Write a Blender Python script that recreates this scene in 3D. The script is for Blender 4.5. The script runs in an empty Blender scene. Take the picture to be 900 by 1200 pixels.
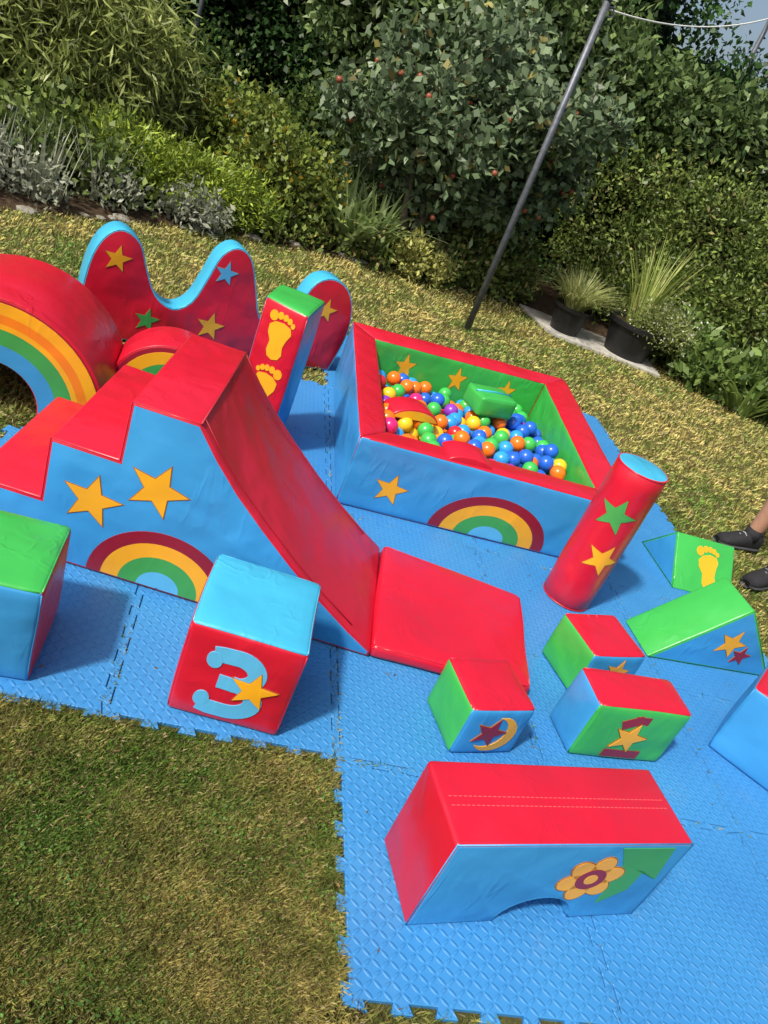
import bpy, bmesh, math, random
import numpy as np
from mathutils import Vector, Matrix
from math import sin, cos, pi, radians, sqrt
random.seed(7); rng = np.random.default_rng(7)
D = bpy.data; scn = bpy.context.scene
LAWN = -0.014

# ------------------------------------------------------------------ materials
def new_mat(name):
    m = D.materials.new(name); m.use_nodes = True
    nt = m.node_tree; nt.nodes.clear()
    out = nt.nodes.new('ShaderNodeOutputMaterial')
    b = nt.nodes.new('ShaderNodeBsdfPrincipled')
    nt.links.new(b.outputs[0], out.inputs[0])
    return m, nt, b, out
def N(nt, t, **kw):
    n = nt.nodes.new(t)
    for k, v in kw.items(): setattr(n, k, v)
    return n
def math_n(nt, op, a, b=None, c=None):
    n = N(nt, 'ShaderNodeMath', operation=op)
    for i, v in enumerate((a, b, c)):
        if v is None: continue
        if isinstance(v, (int, float)): n.inputs[i].default_value = v
        else: nt.links.new(v, n.inputs[i])
    return n.outputs[0]
def noise(nt, co, scale, detail=4, rough=.55, dist=0):
    n = N(nt, 'ShaderNodeTexNoise'); n.inputs['Scale'].default_value = scale
    n.inputs['Detail'].default_value = detail; n.inputs['Roughness'].default_value = rough
    n.inputs['Distortion'].default_value = dist
    nt.links.new(co, n.inputs['Vector']); return n.outputs['Fac']
def mixc(nt, fac, a, b):
    n = N(nt, 'ShaderNodeMix', data_type='RGBA')
    if isinstance(fac, (int, float)): n.inputs[0].default_value = fac
    else: nt.links.new(fac, n.inputs[0])
    for i, v in ((6, a), (7, b)):
        if isinstance(v, tuple): n.inputs[i].default_value = (*v, 1)
        else: nt.links.new(v, n.inputs[i])
    return n.outputs[2]
def ramp(nt, fac, lo, hi):
    n = N(nt, 'ShaderNodeMapRange'); n.inputs[1].default_value = lo; n.inputs[2].default_value = hi
    nt.links.new(fac, n.inputs[0]); return n.outputs[0]

def vinyl(name, col, rough=.30, wr=1.0):
    m, nt, b, o = new_mat(name)
    tc = N(nt, 'ShaderNodeTexCoord').outputs['Object']
    mp = N(nt, 'ShaderNodeMapping'); mp.inputs['Scale'].default_value = (1, 1, .35); mp.inputs['Rotation'].default_value = (.25, .2, .3); nt.links.new(tc, mp.inputs[0])
    n1 = noise(nt, tc, 4.2, 2, .45, .2)
    n2 = noise(nt, mp.outputs[0], 13, 2, .4, .5)
    cr = math_n(nt, 'MAXIMUM', math_n(nt, 'SUBTRACT', 1, math_n(nt, 'MULTIPLY', math_n(nt, 'ABSOLUTE', math_n(nt, 'SUBTRACT', n2, .5)), 13)), 0)
    mask = ramp(nt, noise(nt, tc, 5.1, 2, .5), .50, .66)
    n3 = noise(nt, tc, 900, 2, .5)
    h = math_n(nt, 'ADD', math_n(nt, 'MULTIPLY', n1, 1.0), math_n(nt, 'MULTIPLY', math_n(nt, 'MULTIPLY', cr, mask), .055))
    h = math_n(nt, 'ADD', h, math_n(nt, 'MULTIPLY', noise(nt, tc, 17, 2), .06))
    h = math_n(nt, 'ADD', h, math_n(nt, 'MULTIPLY', n3, .004))
    bp = N(nt, 'ShaderNodeBump'); bp.inputs['Strength'].default_value = .6 * wr; bp.inputs['Distance'].default_value = .04
    nt.links.new(h, bp.inputs['Height']); nt.links.new(bp.outputs[0], b.inputs['Normal'])
    d = tuple(c * .92 for c in col)
    dirt = math_n(nt, 'MULTIPLY', ramp(nt, noise(nt, tc, 11, 8, .75), .58, .80), .16)
    base = mixc(nt, ramp(nt, noise(nt, tc, 6, 3), .3, .7), d, col)
    nt.links.new(mixc(nt, dirt, base, tuple(c*.7+.03 for c in col)), b.inputs['Base Color'])
    nt.links.new(math_n(nt, 'ADD', math_n(nt, 'MULTIPLY', noise(nt, tc, 14, 5), .20), rough - .08), b.inputs['Roughness'])
    b.inputs['Specular IOR Level'].default_value = .6
    return m
RED = vinyl('red_vinyl', (.56, .008, .028)); BLUE = vinyl('sky_blue_vinyl', (.042, .285, .61))
CYAN = vinyl('light_blue_vinyl', (.05, .40, .62)); GREEN = vinyl('green_vinyl', (.045, .41, .07))
YEL = vinyl('yellow_vinyl', (.86, .40, .012), .4, .5); ORG = vinyl('orange_vinyl', (.85, .22, .01), .4, .5)
DRED = vinyl('dark_red_vinyl', (.26, .006, .02), .42, .5); GRN2 = vinyl('leaf_green_vinyl', (.05, .33, .07), .42, .5)
BLU2 = vinyl('mid_blue_vinyl', (.04, .28, .58), .42, .5); CYN2 = vinyl('pale_blue_vinyl', (.10, .44, .72), .42, .5)
STITCH = vinyl('stitching_thread', (.30, .10, .01), .7, .2); SEAM = vinyl('red_seam_thread', (.75, .10, .11), .6, .2)
RSEAM = vinyl('dark_seam', (.36, .004, .016), .5, .2)

def plain(name, col, rough=.5, spec=.4, metal=0, var=.15, scale=20, bump=.1):
    m, nt, b, o = new_mat(name)
    tc = N(nt, 'ShaderNodeTexCoord').outputs['Object']
    f = noise(nt, tc, scale, 5)
    nt.links.new(mixc(nt, ramp(nt, f, .3, .7), tuple(c * (1 - var) for c in col), tuple(min(1, c * (1 + var)) for c in col)), b.inputs['Base Color'])
    bp = N(nt, 'ShaderNodeBump'); bp.inputs['Strength'].default_value = bump; bp.inputs['Distance'].default_value = .01
    nt.links.new(f, bp.inputs['Height']); nt.links.new(bp.outputs[0], b.inputs['Normal'])
    b.inputs['Roughness'].default_value = rough; b.inputs['Specular IOR Level'].default_value = spec
    b.inputs['Metallic'].default_value = metal
    return m

def leafmat(name, transl=.3, rough=.5):
    m, nt, b, out = new_mat(name)
    a = N(nt, 'ShaderNodeAttribute', attribute_name='col')
    nt.links.new(a.outputs['Color'], b.inputs['Base Color'])
    b.inputs['Roughness'].default_value = rough; b.inputs['Specular IOR Level'].default_value = .4
    t = N(nt, 'ShaderNodeBsdfTranslucent'); nt.links.new(a.outputs['Color'], t.inputs[0])
    mx = N(nt, 'ShaderNodeMixShader'); mx.inputs[0].default_value = transl
    nt.links.new(b.outputs[0], mx.inputs[1]); nt.links.new(t.outputs[0], mx.inputs[2]); nt.links.new(mx.outputs[0], out.inputs[0])
    return m
LEAF = leafmat('leaf', .32, .42); BLADE = leafmat('grass_blade', .35, .6)

# ------------------------------------------------------------------ mesh helpers
def empty(name, loc=(0, 0, 0)):
    e = D.objects.new(name, None); e.empty_display_size = .1
    scn.collection.objects.link(e); return e
def obj(name, verts, faces, mats, parent=None, fm=None, smooth=True, ang=None):
    me = D.meshes.new(name); me.from_pydata([tuple(v) for v in verts], [], faces)
    for m in (mats if isinstance(mats, (list, tuple)) else [mats]): me.materials.append(m)
    if fm: me.polygons.foreach_set('material_index', fm)
    me.polygons.foreach_set('use_smooth', [smooth] * len(me.polygons))
    me.validate(); me.update()
    o = D.objects.new(name, me); scn.collection.objects.link(o)
    if parent: o.parent = parent
    if ang is not None:
        me.set_sharp_from_angle(angle=radians(ang))
    return o

def softbox(name, cs, mats, parent, r=.012, bulge=.006, n=10, pipe=True):
    cs = [Vector(c) for c in cs]
    L = [max((cs[1]-cs[0]).length, .01), max((cs[3]-cs[0]).length, .01), max((cs[4]-cs[0]).length, .01)]
    r = min(r, min(L) * .45)
    ph = [random.uniform(0, 6.28) for _ in range(6)]
    def tri(p):
        u, v, w = p[0]/L[0], p[1]/L[1], p[2]/L[2]
        a = cs[0].lerp(cs[1], u); b = cs[3].lerp(cs[2], u); c = cs[4].lerp(cs[5], u); d = cs[7].lerp(cs[6], u)
        return a.lerp(b, v).lerp(c.lerp(d, v), w)
    def surf(p, ax, sg):
        p = list(p)
        o = [i for i in range(3) if i != ax]
        s = 1
        for i in o: s *= max(0, sin(pi * min(1, max(0, p[i]/L[i]))))
        cl = [min(max(p[i], r), L[i]-r) for i in range(3)]
        d = Vector([p[i]-cl[i] for i in range(3)])
        if d.length > 1e-9: d.normalize()
        q = [cl[i] + r*d[i] for i in range(3)]
        q[ax] += sg * bulge * s**.6
        if bulge:
            q[0] += .0016*sin(q[2]*19+ph[0])*cos(q[1]*15+ph[1]); q[1] += .0016*sin(q[0]*17+ph[2])*cos(q[2]*16+ph[3]); q[2] += .0014*sin(q[0]*15+ph[4])*cos(q[1]*18+ph[5])*min(1, q[2]/.05)
        return q
    def par(l):
        return [0, r*.35, r] + [r + (l-2*r)*i/n for i in range(1, n)] + [l-r, l-r*.35, l]
    ml = []; V = []; Fc = []; FM = []; idx = {}
    F = {'front': (1, -1), 'back': (1, 1), 'left': (0, -1), 'right': (0, 1), 'bottom': (2, -1), 'top': (2, 1)}
    def vid(p, ax, sg):
        k = tuple(round(x, 5) for x in p)
        if k not in idx:
            idx[k] = len(V); V.append(tri(surf(p, ax, sg)))
        return idx[k]
    for f, (ax, sg) in F.items():
        m = mats.get(f, mats.get('*'))
        if m not in ml: ml.append(m)
        a, b = [i for i in range(3) if i != ax]
        A, B = par(L[a]), par(L[b])
        for i in range(len(A)-1):
            for j in range(len(B)-1):
                q = []
                for (ii, jj) in ((i, j), (i+1, j), (i+1, j+1), (i, j+1)):
                    p = [0, 0, 0]; p[a] = A[ii]; p[b] = B[jj]; p[ax] = 0 if sg < 0 else L[ax]
                    q.append(vid(p, ax, sg))
                flip = (sg < 0) != (ax == 1)
                Fc.append(q[::-1] if flip else q); FM.append(ml.index(m))
    o = obj(name, V, Fc, ml, parent, FM)
    def mapper(face):
        ax, sg = F[face]
        a, b = [i for i in range(3) if i != ax]
        def f(x, y, h):
            p = [0, 0, 0]; p[a] = x; p[b] = y; p[ax] = 0 if sg < 0 else L[ax]
            q = surf(p, ax, sg); q[ax] += sg*h
            return tri(q)
        f.w = L[a]; f.h = L[b]
        return f
    if pipe:
        X, Y, Z = L
        mt = mats.get('top', mats.get('*'))
        loop = [(0, 0, Z), (X, 0, Z), (X, Y, Z), (0, Y, Z), (0, 0, Z)]
        for a, b in zip(loop[:-1], loop[1:]):
            tube('seam_piping', [tri(surf([a[i]+(b[i]-a[i])*(.03+.94*t/8) for i in range(3)], 2, 1)) for t in range(9)], .0022, mt, parent, 6)
        mt = mats.get('front', mats.get('*'))
        for x in (0, X):
            tube('seam_piping', [tri(surf((x, 0, Z*(.03+.94*t/8)), 1, -1)) for t in range(9)], .0020, mt, parent, 6)
    return o, mapper

def frame(ox, oy, ang, oz=0):
    c, s = cos(radians(ang)), sin(radians(ang))
    def f(x, y, z): return Vector((ox + c*x - s*y, oy + s*x + c*y, oz + z))
    return f
def boxc(f, lx, ly, lz, x0=0, y0=0, z0=0):
    return [f(x0, y0, z0), f(x0+lx, y0, z0), f(x0+lx, y0+ly, z0), f(x0, y0+ly, z0),
            f(x0, y0, z0+lz), f(x0+lx, y0, z0+lz), f(x0+lx, y0+ly, z0+lz), f(x0, y0+ly, z0+lz)]

def prism(name, prof, fr, depth, cap, side, parent, bev=.009, sidefun=None, pipe=True, pmat=None):
    bm = bmesh.new(); mats = [cap, side]
    fv = [bm.verts.new(fr(x, 0, z)) for x, z in prof]
    bv = [bm.verts.new(fr(x, depth, z)) for x, z in prof]
    f1 = bm.faces.new(fv); f2 = bm.faces.new(bv[::-1]); f1.material_index = 0; f2.material_index = 0
    n = len(prof)
    for i in range(n):
        j = (i+1) % n
        f = bm.faces.new((fv[j], fv[i], bv[i], bv[j])); f.material_index = 1
        if sidefun:
            m = sidefun(i)
            if m not in mats: mats.append(m)
            f.material_index = mats.index(m)
    bmesh.ops.recalc_face_normals(bm, faces=bm.faces)
    es = [e for e in bm.edges if len(e.link_faces) == 2 and e.calc_face_angle(0) > radians(32)]
    bmesh.ops.bevel(bm, geom=es, offset=bev, segments=3, affect='EDGES', profile=.5, clamp_overlap=True, material=-1 if sidefun else 1)
    me = D.meshes.new(name); bm.to_mesh(me); bm.free()
    for m in mats: me.materials.append(m)
    me.polygons.foreach_set('use_smooth', [True]*len(me.polygons)); me.set_sharp_from_angle(angle=radians(40))
    o = D.objects.new(name, me); scn.collection.objects.link(o); o.parent = parent
    if pipe:
        k_ = bev*.3; P = prof
        area = sum(P[i][0]*P[(i+1) % n][1]-P[(i+1) % n][0]*P[i][1] for i in range(n)); sg = 1 if area > 0 else -1
        Q = []
        for i in range(n):
            a = Vector(P[i-1]); b = Vector(P[i]); c = Vector(P[(i+1) % n])
            d1 = (b-a).normalized(); d2 = (c-b).normalized()
            nn_ = Vector((-(d1.y+d2.y), d1.x+d2.x))
            nn_ = nn_.normalized()*sg if nn_.length > 1e-6 else Vector((0, 0))
            Q.append(b + nn_*k_*1.2)
        run = []; runs = []
        for i in list(range(n))+[0]:
            run.append(Q[i])
            j = (i+1) % n
            if P[i][1] < .003 and P[j][1] < .003:
                runs.append(run); run = []
        runs.append(run)
        for rn in runs:
            if len(rn) > 1: tube('seam_piping', [fr(q.x, k_, max(q.y, .002)) for q in rn], .0022, pmat or side, parent, 6)
    def mp(x, y, h): return fr(x, -h, y)
    return o, mp

def tube(name, pts, rad, mat, parent=None, seg=8):
    pts = [Vector(p) for p in pts]; n = len(pts)
    if not isinstance(rad, (list, tuple)): rad = [rad]*n
    V = []; F = []; pa = None
    for i, p in enumerate(pts):
        t = (pts[min(i+1, n-1)] - pts[max(i-1, 0)]).normalized()
        if pa is None:
            a = t.cross(Vector((.13, .31, .94))).normalized() if abs(t.z) < .95 else t.cross(Vector((1, .1, 0))).normalized()
        else:
            a = (pa - t*pa.dot(t)); a = a.normalized() if a.length > 1e-6 else t.cross(Vector((.3, .5, .8))).normalized()
        pa = a; b = t.cross(a)
        for k in range(seg):
            V.append(p + (a*cos(2*pi*k/seg) + b*sin(2*pi*k/seg))*rad[i])
    for i in range(n-1):
        for k in range(seg):
            F.append((i*seg+k, i*seg+(k+1) % seg, (i+1)*seg+(k+1) % seg, (i+1)*seg+k))
    F.append(tuple(range(seg))[::-1]); F.append(tuple((n-1)*seg+k for k in range(seg)))
    return obj(name, V, F, mat, parent)

# ---- appliqué
def subdiv(poly, ml):
    out = []
    for i, p in enumerate(poly):
        q = poly[(i+1) % len(poly)]; l = math.dist(p, q); k = max(1, int(l/ml))
        for t in range(k): out.append((p[0]+(q[0]-p[0])*t/k, p[1]+(q[1]-p[1])*t/k))
    return out
def fan(name, poly, c, mp, mat, parent, h=.002, rings=4):
    poly = subdiv(poly, .012); n = len(poly); V = [mp(c[0], c[1], h)]; F = []
    for k in range(1, rings+1):
        for p in poly: V.append(mp(c[0]+(p[0]-c[0])*k/rings, c[1]+(p[1]-c[1])*k/rings, h))
    for p in poly: V.append(mp(p[0], p[1], -.002))
    for i in range(n):
        j = (i+1) % n; F.append((0, 1+i, 1+j))
        for k in range(rings):
            F.append((1+k*n+i, 1+(k+1)*n+i, 1+(k+1)*n+j, 1+k*n+j))
    return obj(name, V, F, mat, parent, smooth=False)
def strip(name, A, B, mp, mat, parent, h=.002):
    n = len(A); V = []; F = []
    for a, b in zip(A, B):
        for t in (0, .5, 1): V.append(mp(a[0]+(b[0]-a[0])*t, a[1]+(b[1]-a[1])*t, h))
        V.append(mp(a[0], a[1], -.002)); V.append(mp(b[0], b[1], -.002))
    for i in range(n-1):
        o, q = i*5, (i+1)*5
        F += [(o, q, q+1, o+1), (o+1, q+1, q+2, o+2), (o, o+3, q+3, q), (o+2, q+2, q+4, o+4)]
    F += [(0, 1, 2, 4, 3), ((n-1)*5, (n-1)*5+3, (n-1)*5+4, (n-1)*5+2, (n-1)*5+1)]
    return obj(name, V, F, mat, parent, smooth=False)
def starp(cx, cy, R, rot=0, k=.42):
    return [(cx + (R if i % 2 == 0 else R*k)*sin(rot+i*pi/5), cy + (R if i % 2 == 0 else R*k)*cos(rot+i*pi/5)) for i in range(10)]
def star(cx, cy, R, mp, mat, parent, rot=0, edge=None, h=.0022):
    fan('star_trim', starp(cx, cy, R*1.08, rot), (cx, cy), mp, edge or STITCH, parent, h*.6)
    return fan('star', starp(cx, cy, R, rot), (cx, cy), mp, mat, parent, h)
def ell(cx, cy, a, b, rot=0, n=20):
    return [(cx + a*cos(t)*cos(rot) - b*sin(t)*sin(rot), cy + a*cos(t)*sin(rot) + b*sin(t)*cos(rot)) for t in [2*pi*i/n for i in range(n)]]
def rainbow(cx, y0, R, H, mp, parent, bands, inner=.0, h=.002):
    for m, o, i in bands:
        T = [pi*k/28 for k in range(29)]
        A = [(cx - R*o*cos(t), y0 + H*o*sin(t)) for t in T]; B = [(cx - R*i*cos(t), y0 + H*i*sin(t)) for t in T]
        strip('rainbow_band', A, B, mp, m, parent, h)
RB = [(DRED, 1, .8), (YEL, .8, .56), (GRN2, .56, .3), (CYN2, .3, .02)]
def foot(cx, cy, s, rot, mp, parent, mir=1):
    def R(x, y): x *= mir; return (cx + s*(x*cos(rot)-y*sin(rot)), cy + s*(x*sin(rot)+y*cos(rot)))
    sole = [(-.12, -.5), (0, -.56), (.13, -.5), (.19, -.36), (.16, -.15), (.2, .05), (.27, .25), (.22, .4), (.05, .46), (-.14, .42), (-.25, .3), (-.24, .1), (-.15, -.1), (-.17, -.35)]
    sole = [(p[0]*1.25, p[1]) for p in sole]
    fan('footprint_sole', [R(*p) for p in sole], R(0, 0), mp, YEL, parent, .0022)
    for x, y, r in ((-.26, .55, .12), (-.08, .61, .085), (.07, .61, .075), (.20, .57, .07), (.31, .49, .06)):
        fan('footprint_toe', [R(x+r*cos(t), y+r*1.15*sin(t)) for t in [2*pi*i/12 for i in range(12)]], R(x, y), mp, YEL, parent, .0022, 1)
def stroke(name, path, w, mp, mat, parent, h=.002):
    A = []; B = []
    for i, p in enumerate(path):
        a = path[max(i-1, 0)]; b = path[min(i+1, len(path)-1)]
        dx, dy = b[0]-a[0], b[1]-a[1]; l = math.hypot(dx, dy); nx, ny = -dy/l*w/2, dx/l*w/2
        A.append((p[0]+nx, p[1]+ny)); B.append((p[0]-nx, p[1]-ny))
    strip(name, A, B, mp, mat, parent, h)

# ------------------------------------------------------------------ play blocks
def cube(name, fr, lx, ly, lz, mats, **k):
    e = empty(name); o, mp = softbox('foam_body', boxc(fr, lx, ly, lz), mats, e, **k); return e, mp

fr = frame(.083, 1.432, -6.5)
e, mp = cube('soft_play_cube', fr, .295, .30, .30, {'*': RED, 'top': CYAN, 'back': CYAN})
m = mp('front')
def arcp(cx, cy, rx, ry, a0, a1, n=18): return [(cx+rx*cos(radians(a0+(a1-a0)*i/n)), cy+ry*sin(radians(a0+(a1-a0)*i/n))) for i in range(n+1)]
stroke('digit_3_upper', [(.078, .224), (.10, .229)] + arcp(.14, .188, .055, .044, 90, -90), .048, m, CYN2, e)
stroke('digit_3_lower', arcp(.14, .098, .066, .050, 90, -90) + [(.10, .048), (.072, .054)], .048, m, CYN2, e, .0022)
stroke('digit_3_bar', [(.105, .144), (.142, .144)], .044, m, CYN2, e, .0024)
fan('digit_3_serif', ell(.082, .207, .02, .026, .2), (.082, .207), m, CYN2, e, .0026, 2); fan('digit_3_serif', ell(.078, .072, .02, .026, -.2), (.078, .072), m, CYN2, e, .0026, 2)
star(.197, .143, .062, m, YEL, e, .1, h=.0045)
# left cube
fr = frame(-.556, 1.42, 1)
e, mp = cube('soft_play_cube', fr, .305, .275, .292, {'*': BLUE, 'top': GREEN, 'right': RED, 'left': RED})
# small cube (moon)
fr = frame(.878, 1.457, 13)
e, mp = cube('soft_play_cube', fr, .215, .20, .185, {'*': BLUE, 'top': RED, 'left': GREEN, 'right': GREEN})
m = mp('front')
T = [radians(-120 + 195*i/16) for i in range(17)]
strip('moon', [(.115+.070*cos(t), .088+.070*sin(t)) for t in T], [(.092+.058*cos(t*1.0), .098+.060*sin(t)) for t in T], m, YEL, e)
star(.092, .098, .056, m, DRED, e, .3, h=.0035)
m = mp('top'); strip('zip_seam', [(.08, .0), (.085, .2)], [(.0825, 0), (.0875, .2)], m, SEAM, e, .0012); strip('zip_seam', [(.115, .0), (.12, .2)], [(.1175, 0), (.1225, .2)], m, SEAM, e, .0012)
# small cube behind
fr = frame(1.385, 1.815, 15)
e, mp = cube('soft_play_cube', fr, .235, .21, .19, {'*': BLUE, 'top': RED, 'left': GREEN, 'right': GREEN})
m = mp('front'); star(.13, .12, .055, m, YEL, e, .2); star(.055, .09, .035, m, DRED, e, .0)
m = mp('top'); strip('zip_seam', [(.09, .0), (.095, .2)], [(.0925, 0), (.0975, .2)], m, SEAM, e, .0012); strip('zip_seam', [(.13, .0), (.135, .2)], [(.1325, 0), (.1375, .2)], m, SEAM, e, .0012)
# block with number 1
fr = frame(1.29, 1.545, 6.5)
e, mp = cube('soft_play_block', fr, .345, .155, .225, {'*': GREEN, 'top': RED, 'left': BLUE, 'right': BLUE})
m = mp('front')
stroke('digit_1_stem', [(.178, .022), (.178, .195)], .056, m, DRED, e); stroke('digit_1_base', [(.11, .032), (.245, .032)], .034, m, DRED, e, .0024)
stroke('digit_1_flag', [(.115, .155), (.178, .185)], .034, m, DRED, e, .0024)
star(.165, .105, .064, m, YEL, e, .25, h=.0042)
# blue block at the right
fr = frame(1.895, 1.715, -45)
e, mp = cube('soft_play_cube', fr, .30, .30, .29, {'*': BLUE, 'top': RED, 'right': GREEN})

# bridge
fr = frame(.692, .937, 9.6)
e = empty('soft_play_bridge_block')
A0, A1 = .225, .435
prof = [(0, 0)] + [((A0+A1)/2 - (A1-A0)/2*cos(pi*i/14), .09*sin(pi*i/14)) for i in range(15)] + [(.64, 0), (.64, .3), (0, .3)]
def bs(i): return BLUE if i < 16 else RED
o, m = prism('foam_body', prof, fr, .215, BLUE, RED, e, .010, bs, pmat=BLUE)
cx, cy = .41, .17
fan('leaf_patch', [(.486, .065), (.548, .12), (.552, .195), (.608, .16), (.588, .287), (.435, .287), (.475, .22)], (.52, .205), m, GRN2, e, .0014)
for k in range(6):
    a = k*pi/3+.3
    P = ell(cx+.047*cos(a), cy+.045*sin(a), .039, .029, a)
    fan('petal_trim', ell(cx+.047*cos(a), cy+.045*sin(a), .042, .032, a), (cx+.047*cos(a), cy+.045*sin(a)), m, STITCH, e, .002, 2)
    fan('petal', P, (cx+.047*cos(a), cy+.045*sin(a)), m, YEL, e, .0026, 2)
fan('flower_disc', ell(cx, cy, .040, .039), (cx, cy), m, DRED, e, .0032, 2); fan('flower_eye', ell(cx, cy, .018, .018), (cx, cy), m, YEL, e, .0038, 2)
def topm(x, y, h): return fr(x, y, .3+h)
for yy in (.095, .118):
    for k in range(48):
        x0 = .02+.6*k/48
        strip('zip_seam', [(x0, yy), (x0+.008, yy)], [(x0, yy+.0018), (x0+.008, yy+.0018)], topm, SEAM, e, .001)

# wedges
e = empty('soft_play_wedge'); fr = frame(1.83, 2.135, 5.5)
o, m = prism('foam_body', [(0, 0), (.615, 0), (.32, .31)], fr, .215, BLUE, GREEN, e, .01)
star(.325, .135, .07, m, YEL, e, .25); star(.405, .085, .048, m, DRED, e, .1, h=.0035)
e = empty('soft_play_wedge'); fr = frame(2.20, 3.08, -88)
o, m = prism('foam_body', [(0, 0), (.37, 0), (.185, .2)], fr, .335, BLUE, GREEN, e, .009)
sl = Vector((-.185, .2)).normalized(); nn = (sl.y, -sl.x)
def wm(x, y, h):
    lx = .37 + sl.x*y + nn[0]*h; lz = sl.y*y + nn[1]*h
    return fr(lx, x, lz)
foot(.19, .12, .17, .1, wm, e)

# cylinder
e = empty('soft_play_cylinder'); cx, cy, R, Hh = 1.56, 2.42, .1, .635
prof = [(0, 0), (R-.006, 0), (R, .006)] + [(R + .003*sin(pi*i/10), .006+(Hh-.012)*i/10) for i in range(1, 10)] + [(R, Hh-.006), (R-.004, Hh-.001), (R-.012, Hh+.001), (R*.6, Hh+.005), (0, Hh+.007)]
seg = 48; V = []; F = []; FM = []
for r, z in prof:
    for k in range(seg): V.append((cx+r*cos(2*pi*k/seg), cy+r*sin(2*pi*k/seg), z))
for i in range(len(prof)-1):
    for k in range(seg):
        F.append((i*seg+k, i*seg+(k+1) % seg, (i+1)*seg+(k+1) % seg, (i+1)*seg+k)); FM.append(1 if i >= len(prof)-4 else 0)
obj('foam_body', V, F, [RED, CYAN], e, FM)
for zz in (.004, Hh-.004):
    tube('seam_piping', [(cx+(R-.001)*cos(2*pi*k/48), cy+(R-.001)*sin(2*pi*k/48), zz) for k in range(49)], .003, RED, e, 6)
def cm(x, y, h):
    a = math.atan2(-cy, -cx) + x/R; rr = R+.003*sin(pi*y/Hh)+h
    return Vector((cx+rr*cos(a), cy+rr*sin(a), y))
star(.005, .45, .078, cm, GRN2, e, .15, RSEAM); star(.045, .26, .072, cm, YEL, e, .3)

# ------------------------------------------------------------------ steps + slide
e = empty('soft_play_slide'); fr = frame(-.28, 1.905, -7.35)
prof = [(-.31, 0), (.945, 0), (.945, .028), (.86, .078), (.75, .152), (.63, .24), (.52, .33), (.42, .418), (.34, .502), (.27, .588),
        (.08, .585), (.08, .40), (-.11, .40), (-.11, .2), (-.31, .2)]
o, m = prism('foam_body', prof, fr, .60, BLUE, RED, e, .010)
star(.03, .245, .085, m, YEL, e, .1); star(.20, .345, .088, m, YEL, e, .25)
rainbow(.265, .012, .215, .20, m, e, RB)
tube('seam', [fr(.27, -.001, .589), fr(.271, .29, .591), fr(.27, .60, .589)], .003, RSEAM, e)
for y in (.03, .57):
    P = prof[3:10]
    tube('stitch_line', [fr(a+.002, y, b+.002) for a, b in P], .0016, RSEAM, e)
e = empty('soft_play_landing_mat')
softbox('foam_body', [(.655, 1.785, .001), (1.20, 1.755, .001), (1.295, 2.27, .001), (.74, 2.375, .001), (.655, 1.785, .05), (1.20, 1.755, .05), (1.295, 2.27, .045), (.74, 2.375, .05)], {'*': RED}, e, r=.016, bulge=.004)

# arches
def arch(name, cx, cy, ang, R, r, leg, depth, bands, mat_top):
    e = empty(name); fr = frame(cx, cy, ang)
    T = [pi*i/30 for i in range(31)]
    out = [(R, 0)] + [(R*cos(t), leg+R*sin(t)) for t in T] + [(-R, 0)]
    inn = [(-r, 0)] + [(-r*cos(t), leg+r*sin(t)) for t in T] + [(r, 0)]
    if leg < .005: out = out[1:-1]; inn = inn[1:-1]
    o, m = prism('foam_body', out+inn, fr, depth, DRED, mat_top, e, .01, pipe=False)
    for mt, a, b in bands:
        def pt(q): return [(q, .004)] + [(q*cos(t), leg+q*sin(t)) for t in [pi*(i+.2)/30.4 for i in range(31)]] + [(-q, .004)]
        strip('rainbow_band', pt(r+(R-r)*a), pt(r+(R-r)*b), m, mt, e, .002)
    tube('seam_piping', [fr((R-.003)*cos(t), .003, leg+(R-.003)*sin(t)) for t in T], .0026, mat_top, e, 6)
    return e
arch('soft_play_rainbow_arch', -.765, 2.66, 2, .405, .165, .03, .48, [(YEL, .93, .76), (ORG, .76, .62), (YEL, .62, .54), (GRN2, .54, .30), (BLU2, .30, .03)], RED)
arch('soft_play_rainbow_arch', -.185, 2.97, 4, .235, .09, .085, .22, [(YEL, .8, .45), (GRN2, .45, .05)], RED)

# wave wall
e = empty('soft_play_wave_wall'); fr = frame(-.665, 3.56, 22.2)
key = [(-.01, 0), (-.02, .2), (.0, .38), (.05, .485), (.12, .52), (.2, .475), (.25, .36), (.31, .25), (.40, .20), (.48, .25), (.53, .38), (.57, .50), (.64, .555), (.72, .52), (.78, .39), (.84, .24), (.93, .18), (1.0, .24), (1.04, .36), (1.09, .47), (1.18, .51), (1.28, .47), (1.345, .36), (1.36, .2), (1.32, .0)]
pr = []
for i in range(len(key)-1):
    p0 = key[max(i-1, 0)]; p1 = key[i]; p2 = key[i+1]; p3 = key[min(i+2, len(key)-1)]
    for t in (0, .33, .66):
        q = []
        for a, b, c, d in zip(p0, p1, p2, p3):
            q.append(.5*((2*b)+(-a+c)*t+(2*a-5*b+4*c-d)*t*t+(-a+3*b-3*c+d)*t**3))
        pr.append((q[0], max(0, q[1])))
pr.append(key[-1])
o, m = prism('foam_body', pr[::-1], fr, .12, RED, CYAN, e, .008)
for x, y, R, mt in ((.11, .385, .062, YEL), (.615, .42, .06, CYN2), (.29, .12, .06, GRN2), (.60, .14, .072, YEL), (1.19, .335, .064, YEL)):
    star(x, y, R, m, mt, e, .1)

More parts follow.
